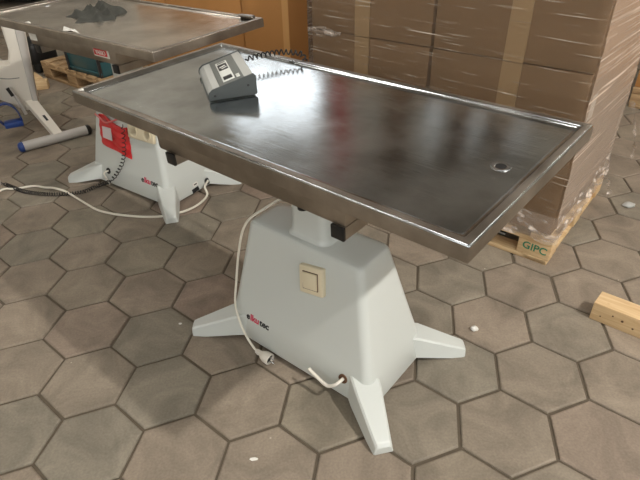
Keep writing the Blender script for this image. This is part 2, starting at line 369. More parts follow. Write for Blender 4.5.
# ------------------------------------------------------------------ treatment tables
def table(bc, ang, top, L_, W_, label, steel_m, col_off, du=.577):
    """bc: centre of the pedestal on the floor; top: (centre, heading, slope along, slope across) of the steel top"""
    root = empty('treatment_table', Matrix.Translation(bc) @ Matrix.Rotation(ang, 4, 'Z'), label, 'table', 'stainless steel treatment tables')
    inv = root.matrix_world.inverted()
    c, th, tx, ty = top
    a = Vector((math.cos(th), math.sin(th), tx)).normalized(); b = Vector((-math.sin(th), math.cos(th), ty)); b = (b - a * a.dot(b)).normalized(); n = a.cross(b)
    T = frame_matrix(Vector(c), a, b, n); TL = inv @ T
    hx, hy = L_ / 2, W_ / 2
    # steel top with raised rim and sunk surface
    bm = bmesh.new()
    def rc(dx, z, r=.0025, s=2): return rrect(hx - dx, hy - dx, r, z, s)
    loft(bm, [rc(.012, -.037), rc(0, -.037), rc(0, -.0040, .004), rc(.0003, -.0025, .004), rc(.0012, -.0012, .004), rc(.0025, -.0003, .004), rc(.004, 0, .004), rc(.018, 0, .004), rc(.0195, -.0006, .004), rc(.0215, -.0024, .005), rc(.0240, -.0052, .006), rc(.0275, -.0076, .008), rc(.0325, -.009, .010), rc(.036, -.009, .010), rc(.046, -.009, .010)], True, True)
    bmesh.ops.recalc_face_normals(bm, faces=bm.faces)
    for f in bm.faces:
        zz = [v.co.z for v in f.verts]
        f.material_index = 1 if min(zz) < -.02 or (max(zz) > -1e-4 and min(zz) > -1e-4) else 0
    tt = link('steel_top', bm, [steel_m, MAT['rim']], root, TL, smooth=35)
    # drain
    bm = bmesh.new(); N = 28
    rings = [[Vector((du + rr * math.cos(2 * math.pi * k / N), .003 + rr * math.sin(2 * math.pi * k / N), z)) for k in range(N)] for rr, z in ((.021, -.0091), (.0205, -.0073), (.0165, -.0069), (.0118, -.0083))]
    loft(bm, rings, False, False); dr = link('drain_ring', bm, MAT['chrome'], tt)
    bm = bmesh.new(); loft(bm, [[Vector((du + rr * math.cos(2 * math.pi * k / N), .003 + rr * math.sin(2 * math.pi * k / N), z)) for k in range(N)] for rr, z in ((.0119, -.0089), (.0119, -.0081))]); link('drain_hole', bm, MAT['rubber'], tt)
    # sub frame, cross bars
    sub = link('subframe', box(bmesh.new(), (.035, 0, -.071), (.67, .53, .068), .006), MAT['rim'], root, TL)
    for u in (-.245, .352):
        cb = link('crossbar', box(bmesh.new(), (u, .0, -.1205), (.036, .53, .033), .002), MAT['rim'], root, TL)
        for sv in (-1, 1): link('end_cap', box(bmesh.new(), (u, sv * .2675, -.1205), (.037, .008, .034), .002), MAT['black'], cb, Matrix.Identity(4))
    bm = bmesh.new(); tube(bm, [(.235, -.25, -.100), (.235, -.25, -.112)], .013, 16); link('release_knob', bm, MAT['black'], root, TL)
    # pedestal
    bm = bmesh.new(); cu = -.022
    prof = [(.0, .022, .32, .178), (.1, .10, None, None)]
    rings = []
    ZT = .486; tu, tv = .238, .084; bu, bv = .333, .183
    for z, ins, rad in ((.020, .004, .03), (.026, 0, .032), (.14, 0, .032), (.26, 0, .032), (.40, 0, .03), (ZT - .012, 0, .028), (ZT - .004, .003, .027), (ZT - .0005, .008, .026), (ZT + .0008, .03, .022)):
        f = min(1, (z - .02) / (ZT - .02))
        rings.append(rrect(bu + (tu - bu) * f - ins, bv + (tv - bv) * f - ins, rad, z, 6, cu * f, 0))
    loft(bm, rings); ped = link('pedestal', bm, MAT['enamel'], root, smooth=50)
    # feet
    for sx, sy in ((-1, -1), (1, -1), (1, 1), (-1, 1)):
        p0 = Vector((sx * .235, sy * .105, 0)); p1 = Vector((sx * .440, sy * .268, 0)); d = (p1 - p0).normalized(); q = Vector((-d.y, d.x, 0)); LL = (p1 - p0).length
        rings = []
        for t_, wb, ht, zb in ((0, .058, .125, .03), (.35, .056, .105, .026), (.6, .047, .078, .013), (.8, .040, .056, .004), (.94, .034, .042, .001), (.985, .032, .036, .001), (1.0, .028, .030, .003)):
            o = p0 + d * LL * t_; wt = wb * .8; bvv = .006
            sec = [(-wb, zb), (-wt, ht - bvv), (-wt + bvv, ht), (wt - bvv, ht), (wt, ht - bvv), (wb, zb)]
            rings.append([o + q * x + Vector((0, 0, z)) for x, z in sec])
        bm = bmesh.new(); loft(bm, rings); link('foot', bm, MAT['enamel'], root, smooth=30)
    # lifting column with a flared foot
    bm = bmesh.new(); co = col_off; top_z = (inv @ T @ Vector((0.0, 0, -.106))).z - .006
    loft(bm, [rrect(.092, .072, .035, ZT - .004, 6, *co), rrect(.084, .065, .033, ZT + .004, 6, *co), rrect(.077, .06, .03, ZT + .016, 6, *co), rrect(.074, .058, .03, ZT + .05, 6, *co), rrect(.072, .056, .03, top_z, 6, *co)])
    link('lifting_column', bm, MAT['enamel'], root, smooth=50)
    # plane of the front face, for what is fixed to it
    up = Vector((0, bv - tv, ZT - .02)).normalized(); ax = Vector((1, 0, 0)); nn = ax.cross(up).normalized(); fo = Vector((0, -bv, .02))
    def front(u, z): return frame_matrix(fo + up * ((z - .02) / up.z) + ax * u, ax, up, nn)
    up2 = Vector((-(bu - tu - cu), 0, ZT - .02)).normalized(); ax2 = Vector((0, 1, 0)); n2 = ax2.cross(up2).normalized(); fo2 = Vector((bu, 0, .02))
    def side(v, z): return frame_matrix(fo2 + up2 * ((z - .02) / up2.z) + ax2 * v, ax2, up2, n2)
    return root, ped, T, front, side, inv

TA = table(Vector((.0073, 1.4479, 0)), R(-39.6), ((-.0484, 1.3816, .95), -.7287, .00636, .03194), 1.3306, .60,
           'steel topped treatment table on a white pedestal in the foreground, grey control box on it', MAT['steel'], (-.022, .005))
TB = table(Vector((-.958, 2.783, 0)), R(-35.6), ((-.9273, 2.6181, .9477), -.6588, .0041, .0154), 1.3306, .60,
           'steel topped treatment table at upper left, behind the first, with a dark cloth on it', MAT['steel2'], (-.02, .0), -.565)

rootA, pedA, T1, frontA, sideA, invA = TA
rootB, pedB, T2, frontB, sideB, invB = TB
rz = lambda a: Matrix.Rotation(a, 4, 'Z')
# --- fittings of the front table
sw = link('wall_switch', box(bmesh.new(), (0, 0, .008), (.096, .098, .022), .006, seg=3), MAT['ivory'], pedA, frontA(.048, .387) @ rz(R(9)))
bm = bmesh.new(); box(bm, (0, 0, .0195), (.062, .062, .004), .0015); link('switch_groove', bm, MAT['brown'], sw, Matrix.Identity(4))
link('rocker', box(bmesh.new(), (0, 0, .0215), (.058, .058, .007), .003, rot=Matrix.Rotation(R(3), 3, 'X')), MAT['ivory'], sw, Matrix.Identity(4))
lettering('logo_lettering', [('e', MAT['ink']), ('lku', MAT['inkred']), ('tec', MAT['ink'])], .037, pedA, frontA(-.182, .115) @ Matrix.Translation((0, 0, .0005)), bold=.0009)
bm = bmesh.new(); ring = lambda r, z: [Vector((r * math.cos(2 * math.pi * k / 20), r * math.sin(2 * math.pi * k / 20), z)) for k in range(20)]
loft(bm, [ring(.017, -.002), ring(.017, .003), ring(.012, .005), ring(.009, .001)]); gr = link('grommet', bm, MAT['brown'], pedA, frontA(.212, .088))
bm = bmesh.new(); tube(bm, smooth_path([(0, 0, -.01), (0, -.002, .02), (-.012, -.016, .034), (-.04, -.03, .036), (-.10, -.016, .034), (-.118, -.008, .034)], 6), .0060, 10)
link('bent_rod', bm, MAT['white'], gr, Matrix.Identity(4))
# power cable of the front table: out from behind the column, over the pedestal's left corner and down its edge
bm = bmesh.new()
cab = [(-.10, .05, .52), (-.14, .05, .540), (-.19, .02, .545), (-.225, -.03, .52), (-.250, -.080, .495), (-.268, -.106, .45), (-.280, -.128, .36), (-.284, -.152, .25), (-.278, -.176, .17), (-.252, -.192, .115), (-.212, -.205, .07), (-.168, -.213, .036), (-.145, -.215, .028)]
tube(bm, smooth_path(cab, 8), .0045, 8); pc = link('power_cable', bm, MAT['cablew'], rootA)
pm = Matrix.Translation((-.145, -.215, .027)) @ Matrix.Scale(1.12, 4) @ Vector((1, .02, -.05)).to_track_quat('Z', 'Y').to_matrix().to_4x4()
bm = bmesh.new(); rg = lambda r, z, f=1.0: [Vector((r * math.cos(2 * math.pi * k / 20), r * f * math.sin(2 * math.pi * k / 20), z)) for k in range(20)]
loft(bm, [rg(.007, -.004), rg(.009, .004), rg(.009, .016), rg(.013, .022), rg(.0185, .034), rg(.0195, .040), rg(.0195, .056), rg(.0165, .058), rg(.0165, .048)])
plug = link('plug', bm, MAT['white'], pc, pm)
bm = bmesh.new(); loft(bm, [rg(.0162, .0485), rg(.0162, .0495)]); link('plug_face', bm, MAT['black'], plug, Matrix.Identity(4))
for s in (-1, 1):
    bm = bmesh.new(); tube(bm, [(0, s * .0085, .045), (0, s * .0085, .072), (0, s * .0085, .074)], [.0024, .0024, .001], 8); link('plug_pin', bm, MAT['chrome'], plug, Matrix.Identity(4))

# --- fittings of the rear table
so = empty('socket_outlet', Matrix.Identity(4), None, None); del_label = [so.pop(k, None) for k in ('label', 'category')] if False else None
so.parent = pedB; so.matrix_local = frontB(.135, .372) @ rz(R(1))
link('socket_plate', box(bmesh.new(), (0, 0, .006), (.205, .082, .02), .007, seg=3), MAT['ivory'], so, Matrix.Identity(4))
for s in (-1, 1):
    bm = bmesh.new(); c0 = Vector((s * .052, 0, 0))
    loft(bm, [[c0 + p for p in ring(.030, .0165)], [c0 + p for p in ring(.030, .0185)], [c0 + p for p in ring(.023, .018)], [c0 + p for p in ring(.020, .0165)]]); link('socket_well', bm, MAT['ivory'], so, Matrix.Identity(4))
lettering('logo_lettering', [('e', MAT['ink']), ('lku', MAT['inkred']), ('tec', MAT['ink'])], .044, pedB, frontB(.178, .118) @ Matrix.Translation((0, 0, .0005)), bold=.0010)
bm = bmesh.new(); loft(bm, [ring(.018, -.002), ring(.018, .003), ring(.012, .005), ring(.009, .001)]); grb = link('grommet', bm, MAT['black'], pedB, frontB(-.176, .092))
bm = bmesh.new(); tube(bm, smooth_path([(0, 0, -.01), (-.006, -.004, .018), (-.012, -.02, .022), (.0, -.05, .014), (.016, -.075, .010)], 6), .0045, 8); link('cable_stub', bm, MAT['white'], grb, Matrix.Identity(4))
link('rating_sticker', box(bmesh.new(), (0, 0, .0006), (.05, .022, .0012)), MAT['ink'], pedB, sideB(.012, .034) @ rz(R(4)))
st = link('inspection_sticker', box(bmesh.new(), (0, 0, .0006), (.034, .02, .0012), .0), MAT['paper'], pedB, sideB(.022, .062) @ rz(R(4)))
link('sticker_print', box(bmesh.new(), (0, 0, .0014), (.02, .006, .0006)), MAT['ink'], st, Matrix.Identity(4))
bm = bmesh.new(); loft(bm, [ring(.018, -.002), ring(.018, .006), ring(.011, .008), ring(.009, .001)]); grs = link('cable_inlet', bm, MAT['black'], pedB, sideB(.105, .045))
subB = [o for o in rootB.children if o.name.startswith('subframe')][0]
fl = Matrix(((1, 0, 0, 0), (0, 0, -1, 0), (0, 1, 0, 0), (0, 0, 0, 1)))     # sticker plane on the long front face
link('white_sticker', box(bmesh.new(), (0, 0, .0006), (.062, .042, .0012)), MAT['paper'], subB, Matrix.Translation((-.262, -.2652, -.062)) @ fl)
s2 = link('red_sticker', box(bmesh.new(), (0, 0, .0006), (.105, .034, .0012)), MAT['paper'], subB, Matrix.Translation((.27, -.2652, -.066)) @ fl); s2['label'] = 'red and white sticker with lettering'
link('sticker_field', box(bmesh.new(), (-.004, .001, .0015), (.09, .026, .001)), MAT['red'], s2, Matrix.Identity(4))
lettering('sticker_lettering', [('VARIO', MAT['paper'])], .024, s2, Matrix.Translation((-.004, 0, .0023)), bold=.0004)
topB = [o for o in rootB.children if o.name.startswith('steel_top')][0]
link('rail_bracket', box(bmesh.new(), (.585, .279, .004), (.085, .022, .01), .003), MAT['chrome'], topB, Matrix.Identity(4))
# cable of the rear table, out of the side and in a loop over the floor
bm = bmesh.new()
cab = [(-.655, 2.625, .045), (-.632, 2.61, .045), (-.618, 2.575, .012), (-.650, 2.49, .006), (-.713, 2.42, .006), (-.809, 2.378, .006), (-.913, 2.373, .006), (-1.052, 2.401, .006), (-1.173, 2.448, .006), (-1.26, 2.516, .006), (-1.365, 2.609, .006), (-1.43, 2.648, .022), (-1.51, 2.69, .022), (-1.581, 2.726, .008), (-1.66, 2.752, .006), (-1.754, 2.724, .006), (-1.80, 2.698, .02), (-1.87, 2.66, .006), (-2.1, 2.6, .006)]
gi = invB @ sideB(0, 0)
start = rootB.matrix_world @ (sideB(.105, .045) @ Vector((0, 0, .008)))
cab[0] = tuple(start)
tube(bm, smooth_path(cab, 8), .006, 8)
o = link('power_cable', bm, MAT['cablew'], rootB, invB)

# ------------------------------------------------------------------ control box on the front table
def control_box():
    p, ang = Vector((-.238, -.109, 0)), 1.01; D, W, h1, h2 = .135, .249, .026, .062
    zt = -.009
    Mx = T1 @ Matrix.Translation((p.x, p.y, zt)) @ Matrix.Rotation(ang, 4, 'Z')     # x = depth, y = width
    root = empty('control_box', Mx, 'grey wedge shaped control box with a coiled black cord on the steel top', 'control unit')
    prof = [(.004, .004), (D - .004, .004), (D, .008), (D, h2 - .008), (D - .006, h2), (.014, h1 + .006), (.003, h1 - .003), (0, h1 - .010), (0, .008)]
    bm = bmesh.new(); prism(bm, prof, Vector((0, .005, 0)), Vector((1, 0, 0)), Vector((0, 0, 1)), Vector((0, 1, 0)), W - .010, .0008); link('housing', bm, MAT['grey_light'], root)
    pr2 = [(x + (.0025 if x > .05 else -.0025), z + (.0025 if z > .02 else 0)) for x, z in prof]
    for y in (0, W - .006):
        bm = bmesh.new(); prism(bm, pr2, Vector((0, y, 0)), Vector((1, 0, 0)), Vector((0, 0, 1)), Vector((0, 1, 0)), .006, .001); e = link('end_plate', bm, MAT['grey_dark'], root)
        for x, z in ((.016, .017), (D - .022, .034)):
            bm = bmesh.new(); yy = y - .0005 if y == 0 else y + .0065
            tube(bm, [(x, yy - .001, z), (x, yy + .001, z)], .0035, 12); link('screw', bm, MAT['black'], e)
    s = Vector((D - .020, 0, h2 - h1 - .006)).normalized(); o = Vector((.014, 0, h1 + .006)); nn = Vector((-s.z, 0, s.x)); LL = (D - .020) / s.x
    FM = frame_matrix(o, s, Vector((0, 1, 0)), nn) if s.cross(Vector((0, 1, 0))).dot(nn) > 0 else frame_matrix(o, s, Vector((0, -1, 0)), nn)
    def pl(name, x0, x1, y0, y1, z, mat, par=root): return link(name, box(bmesh.new(), ((x0 + x1) / 2, (y0 + y1) / 2, z), (x1 - x0, y1 - y0, .0012), .0003), mat, par, FM if par is root else Matrix.Identity(4))
    f = pl('control_panel', LL * .17, LL * .80, .008, W - .008, .0004, MAT['grey_mid'])
    w_ = pl('white_field', LL * .30, LL * .60, .028, W - .045, .0016, MAT['panel_white'], f)
    pl('display_window', LL * .33, LL * .57, .125, .178, .0028, MAT['ink'], f); pl('button_block', LL * .34, LL * .56, .038, .066, .0028, MAT['ink'], f)
    pl('rating_plate', LL * .35, LL * .56, .19, .197, .0026, MAT['grey_mid'], f)
    pl('indicator', LL * .64, LL * .73, .022, .05, .0024, MAT['panel_white'], f)
    bm = bmesh.new()
    for x0, x1, y0, y1 in ((.36, .52, .150, .156), (.40, .55, .136, .141)): box(bm, (LL * (x0 + x1) / 2, (y0 + y1) / 2, .0036), (LL * (x1 - x0), y1 - y0, .0006), rot=Matrix.Rotation(R(20), 3, 'Z'))
    link('display_print', bm, MAT['panel_white'], f, Matrix.Identity(4))
    # coiled cord: from the back of the box to the far rim and over it
    T1i = root.matrix_world.inverted() @ T1
    pts = [(-.372, .152, .02), (-.352, .185, .026), (-.338, .225, .026), (-.318, .262, .026), (-.285, .288, .023), (-.262, .303, .016), (-.256, .318, -.02), (-.255, .330, -.09)]
    pts = [T1i @ Vector(q) for q in pts]
    bm = bmesh.new(); coil(bm, pts[:7], .0075, .0025, 15, 6, 12); link('coiled_cord', bm, MAT['black'], root)
    bm = bmesh.new(); hs = root.matrix_world.inverted().to_3x3() @ Vector((0, 0, -1))
    tube(bm, smooth_path([pts[6], pts[7], pts[7] + hs * .25, pts[7] + hs * .3 + (T1i.to_3x3() @ Vector((.02, -.12, 0)))], 6), .0028, 6); link('cord_lead', bm, MAT['black'], root)
control_box()

# ------------------------------------------------------------------ red pouch and its coiled cord, hung on the rear pedestal
FB = rootB.matrix_world @ frontB(0, .02)
def fB(u, z): return rootB.matrix_world @ frontB(u, z)
pouch = empty('plastic_pouch', fB(-.09, .315), 'torn red plastic pouch with a clear window hung on the rear pedestal', 'pouch')
bm = bmesh.new(); G = 16; grid = []
for j in range(G + 1):
    row = []
    for i in range(G + 1):
        u, v = i / G, j / G
        x = (-.125 + .25 * u) * (1 - .06 * v) + .03 * (1 - v) - .015; y = -.075 + .15 * v - .03 * u * (1 - v) + (.022 * math.sin(5 * u + .6) * v ** 3)
        z = .008 + .012 * math.sin(math.pi * u) * v + .004 * math.sin(9 * u + 4 * v) + .002 * math.sin(21 * v + 3 * u)
        row.append(Vector((x, y, z)))
    grid.append(row)
V0 = [[bm.verts.new(p) for p in r] for r in grid]; V1 = [[bm.verts.new(p + Vector((0, 0, -.0022 - .006 * (k / G) ** 2))) for p in r] for k, r in enumerate(grid)]
for j in range(G):
    for i in range(G):
        bm.faces.new((V0[j][i], V0[j][i + 1], V0[j + 1][i + 1], V0[j + 1][i])); bm.faces.new((V1[j][i], V1[j + 1][i], V1[j + 1][i + 1], V1[j][i + 1]))
for k in range(G):
    bm.faces.new((V0[0][k], V1[0][k], V1[0][k + 1], V0[0][k + 1])); bm.faces.new((V0[G][k + 1], V1[G][k + 1], V1[G][k], V0[G][k]))
    bm.faces.new((V0[k + 1][0], V1[k + 1][0], V1[k][0], V0[k][0])); bm.faces.new((V0[k][G], V1[k][G], V1[k + 1][G], V0[k + 1][G]))
link('pouch_sleeve', bm, MAT['red'], pouch, Matrix.Identity(4))
bm = bmesh.new(); prism(bm, [(-.085, -.03), (-.005, -.034), (-.012, .035), (-.088, .032)], Vector((0, 0, .0185)), Vector((1, 0, 0)), Vector((0, 1, 0)), Vector((0, 0, 1)), .002); link('clear_window', bm, plain('pouch_window', srgb(214, 205, 205), .3, var=.03), pouch, Matrix.Identity(4))
bm = bmesh.new()
tube(bm, smooth_path([(-.13, .085, .012), (-.10, .074, .022), (-.05, .06, .026), (0, .072, .024), (.05, .095, .016)], 6), [.006, .005, .004] + [.005] * 21 + [.004], 6) if False else tube(bm, smooth_path([(-.155, .083, .010), (-.10, .076, .022), (-.05, .062, .027), (0, .074, .025), (.05, .098, .018)], 6), .005, 6)
o = link('pouch_lip', bm, plain('pale_red_film', srgb(226, 120, 118), .3), pouch, Matrix.Identity(4)); o['label'] = 'pale pink folded lip'

hc = empty('coiled_cord', fB(.02, .39), 'black coiled cord hanging over the red pouch and along the floor', 'cord')
hi = hc.matrix_world.inverted()
pts = [fB(.035, .40) @ Vector((0, 0, .045)), fB(.035, .37) @ Vector((0, 0, .046)), fB(.03, .31) @ Vector((0, 0, .04)), fB(.015, .25) @ Vector((0, 0, .03)), fB(-.025, .17) @ Vector((0, 0, .02)), fB(-.08, .10) @ Vector((0, 0, .02)), fB(-.125, .05) @ Vector((0, 0, .025))]
bm = bmesh.new(); coil(bm, [hi @ p for p in pts], .0095, .0024, 15, 5, 10); link('hanging_coil', bm, MAT['black'], hc)
fpts = [pts[-1], Vector((-1.275, 2.715, .014)), Vector((-1.324, 2.660, .013)), Vector((-1.402, 2.638, .013)), Vector((-1.45, 2.632, .013)), Vector((-1.52, 2.635, .013)), Vector((-1.575, 2.646, .013)), Vector((-1.673, 2.675, .013)), Vector((-1.765, 2.730, .013)), Vector((-1.843, 2.78, .013))]
bm = bmesh.new(); coil(bm, [hi @ p for p in fpts], .0095, .0024, 52, 5, 10); link('floor_coil', bm, MAT['black'], hc)
bm = bmesh.new(); tube(bm, smooth_path([hi @ Vector(p) for p in ((-1.843, 2.78, .012), (-1.875, 2.80, .012), (-1.93, 2.82, .02))], 5), .003, 6); link('cord_end', bm, MAT['black'], hc)
# connector and black puck at the left edge of the picture
t = empty('cable_connector', Vector((-1.885, 2.775, 0)), 'small white cable connector on the floor at the left edge of the photo', 'connector')
link('connector_body', box(bmesh.new(), (0, 0, .027), (.04, .04, .05), .006), MAT['white'], t); link('connector_nose', box(bmesh.new(), (.0, .0, .056), (.022, .022, .012), .003), MAT['grey_light'], t)
t = empty('castor_wheel', Vector((-1.835, 2.585, 0)), 'black rubber wheel lying by the white cable at the left edge', 'wheel')
bm = bmesh.new(); loft(bm, [[Vector((r_ * math.cos(2 * math.pi * k / 24), r_ * math.sin(2 * math.pi * k / 24), z)) for k in range(24)] for r_, z in ((.040, .001), (.048, .006), (.048, .024), (.040, .030), (.02, .030), (.018, .026))]); link('tyre', bm, MAT['rubber'], t)
bm = bmesh.new(); tube(bm, [(0, 0, .02), (0, 0, .032)], .012, 12); link('hub', bm, MAT['metal'], t)

# ------------------------------------------------------------------ cloth and paper on the rear table
def rag():
    outl = [(-.30, .17), (-.27, .06), (-.235, -.085), (-.20, -.10), (-.13, -.085), (-.065, -.155), (-.03, -.12), (.006, -.10), (.03, -.06), (.045, -.02), (.00, .02), (-.03, .06), (-.03, .10), (-.08, .13), (-.18, .17), (-.24, .16)]
    c = Vector((-.12, .01)); N = len(outl); bm = bmesh.new(); rings = []; rnd = random.Random(5)
    sm = smooth_path([(x, y, 0) for x, y in outl] + [outl[0] + (0,)], 6)[:-1]
    n = len(sm); K = 16
    for k in range(K + 1):
        f = 1 - k / K; ring_ = []
        for i, p in enumerate(sm):
            q = Vector((c.x + (p.x - c.x) * f, c.y + (p.y - c.y) * f)); a = i / n * 2 * math.pi
            h = .028 * (1 - f ** 2.2) + -.003 + .024 * (1 - f) ** .3 * (1 - 1.3 * abs(math.sin(q.x * 17 + q.y * 30 + 1.2 * math.sin(q.y * 22)))) + .006 * math.sin(q.x * 90 - q.y * 70) * (1 - f ** 4)
            if k == 0: h = .001
            ring_.append(Vector((q.x, q.y, max(.001, h) - .009)))
        rings.append(ring_)
    low = [[Vector((p.x, p.y, -.009)) for p in rings[0]]]
    loft(bm, low + rings); o = link('cleaning_cloth', bm, MAT['cloth'], smooth=70); o.matrix_world = T2
    tag(o, 'crumpled dark grey green cloth lying on the rear steel table', 'cloth')
rag()
def scrap(name, poly, z, M_, mat, label, cat, th=.0012, lift=.012, group=None):
    bm = bmesh.new(); cx_ = sum(p[0] for p in poly) / len(poly); cy_ = sum(p[1] for p in poly) / len(poly)
    sm = []
    for i, p in enumerate(poly): sm.append(Vector((p[0], p[1], z + (lift if i % 2 else .0002))))
    low = [v - Vector((0, 0, 0)) for v in sm]
    c1 = Vector((cx_, cy_, z + lift * .6 + th)); vs = [bm.verts.new(v) for v in low]; vt = [bm.verts.new(v + Vector((0, 0, th))) for v in low]; cb_, ct = bm.verts.new(c1 - Vector((0, 0, th))), bm.verts.new(c1)
    n = len(vs)
    for i in range(n):
        j = (i + 1) % n; bm.faces.new((vt[i], vt[j], ct)); bm.faces.new((vs[j], vs[i], cb_)); bm.faces.new((vs[i], vs[j], vt[j], vt[i]))
    o = link(name, bm, mat, smooth=0); o.matrix_world = M_; return tag(o, label, cat, group)
scrap('paper_scrap', [(.03, -.272), (.0, -.245), (.04, -.23), (.09, -.25), (.135, -.258), (.10, -.272)], -.009, T2, MAT['paper'], 'torn white paper scrap near the front rim of the rear table', 'paper')
scrap('plaster_chip', [(-.285, -.272), (-.262, -.275), (-.255, -.258), (-.275, -.255)], -.0088, T2, MAT['paper'], 'tiny white chip at the front rim of the rear table', 'chip', .004, .003)
scrap('plaster_chip', [(-.643, -.289), (-.631, -.288), (-.628, -.277), (-.640, -.275)], .0, T1, MAT['paper'], 'tiny white chip on the left corner rim of the front table', 'chip', .003, .002)

# ------------------------------------------------------------------ stacks, pallets
SA = R(-39.5)
PA = Vector((math.cos(SA), math.sin(SA), 0)); PN = Vector((-PA.y, PA.x, 0))
def euro_pallet(corner, ax_ang, Lx, Ly, label, mat, group, stencil=False):
    """corner: front right corner on the floor; x runs along the front to the left (negative)"""
    t = empty('pallet', Matrix.Translation(corner) @ Matrix.Rotation(ax_ang, 4, 'Z'), label, 'pallet', group)
    bw = .12; bx = (-.06, -Lx / 2, -Lx + .06); by = (.06, Ly / 2, Ly - .06)
    for x in bx:
        bm = bmesh.new(); link('bottom_board', box(bm, (x, Ly / 2, .011), (.10, Ly, .022), .002), mat, t)
    bm = bmesh.new(); link('bottom_board', box(bm, (-Lx / 2, .04, .0111), (Lx - .01, .08, .021), .002), mat, t)
    for x in bx:
        for y in by:
            wx = .145 if (abs(x + .06) < .01) else .145
            xc = x + (-.0125 if x > -.1 else (.0125 if x < -Lx + .1 else 0)); yc = y + (-.01 if y < .1 else .01 if y > Ly - .1 else 0)
            b_ = link('block', box(bmesh.new(), (xc, yc, .061), (wx, .098, .078), .003), mat, t)
    for y in by: link('stringer_board', box(bmesh.new(), (-Lx / 2, y, .111), (Lx, .10 if y > .1 else .12, .021), .002), mat, t)
    k = 0
    nb = 7
    for i in range(nb): link('deck_board', box(bmesh.new(), (-Lx / 2 + (i - (nb - 1) / 2) * (Lx - .1) / (nb - 1), Ly / 2, .133), (.10, Ly, .022), .002), mat, t)
    return t
def carton(name, M_, w_, d_, h_, mat, label, group, tape_x=None, tape_w=.065, flaps=True, cat='box', tape=MAT['tape'], open_top=False):
    """x: 0..w along the front, y: 0..d into the depth, z: 0..h"""
    t = empty(name, M_, label, cat, group)
    bm = bmesh.new(); box(bm, (w_ / 2, d_ / 2, h_ / 2), (w_ - .004, d_ - .004, h_ - .003), .005, seg=2)
    # slight bulge of the faces
    bmesh.ops.subdivide_edges(bm, edges=[e for e in bm.edges if e.calc_length() > .2], cuts=5, use_grid_fill=True)
    for v in bm.verts:
        if abs(v.co.y - .002) < .001 and .02 < v.co.x < w_ - .02 and .02 < v.co.z < h_ - .02:
            v.co.y -= .004 * math.sin(math.pi * v.co.x / w_) * math.sin(math.pi * v.co.z / h_)
    link('carton_body', bm, mat, t)
    bm = bmesh.new(); box(bm, (w_ / 2, d_ / 2, h_ - .0005), (w_ - .03, .003, .0015)); link('flap_seam', bm, MAT['brown'], t)
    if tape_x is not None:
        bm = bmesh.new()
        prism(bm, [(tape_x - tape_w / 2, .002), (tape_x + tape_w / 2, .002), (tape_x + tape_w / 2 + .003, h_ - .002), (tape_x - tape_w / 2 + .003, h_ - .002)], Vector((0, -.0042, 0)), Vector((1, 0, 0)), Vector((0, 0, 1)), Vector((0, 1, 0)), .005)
        box(bm, (tape_x, d_ / 2, h_ - .0006), (tape_w, d_, .0018)); link('paper_tape', bm, tape, t)  # also carries the painted lit edge of the narrow orange carton
    return t
A0 = Vector((1.006, 1.866, 0))
pal = euro_pallet(A0, SA, 1.2, .8, 'wooden pallet with green stencilled letters under the film wrapped stack', MAT['pine'], None)
lettering('stencil_lettering', [('GIPC', MAT['green'])], .050, [o for o in pal.children if o.name.startswith('block')][0], Matrix.Translation((-.068, .0008, .066)) @ fl @ Matrix.Rotation(R(-3), 4, 'Z'), .0003, .001)
SM = Matrix.Translation(A0) @ Matrix.Rotation(SA, 4, 'Z')
W2, H2, D2, ZP = .652, .699, .80, .144
names = {(0, 0): 'left brown carton in the bottom row of the wrapped stack', (0, 1): 'right brown carton in the bottom row of the wrapped stack, with a white label',
         (1, 0): 'left brown carton in the second row of the wrapped stack', (1, 1): 'right brown carton in the second row of the wrapped stack', (2, 0): 'left brown carton at the top of the wrapped stack', (2, 1): 'right brown carton at the top of the wrapped stack'}
for r in range(2):
    for c_ in range(2):
        x0 = -1.33 + c_ * .660 + (0.004 if r == 1 else 0); hh = H2 if r < 1 else .48
        m_ = SM @ Matrix.Translation((x0, .012 + (-.004 if r == 1 else 0), ZP + r * (H2 + .001) + .001)) @ rz(R(.25 * (r - 1)))
        b_ = carton('cardboard_box', m_, W2, D2, hh, MAT['kraft'], names[(r, c_)], 'brown cartons under stretch film', tape_x=(.30 if c_ == 0 else .350), tape_w=.08)
        if (r, c_) == (0, 1): link('shipping_label', box(bmesh.new(), (W2 - .0008, .12, .545), (.0016, .07, .10)), MAT['paper'], b_)
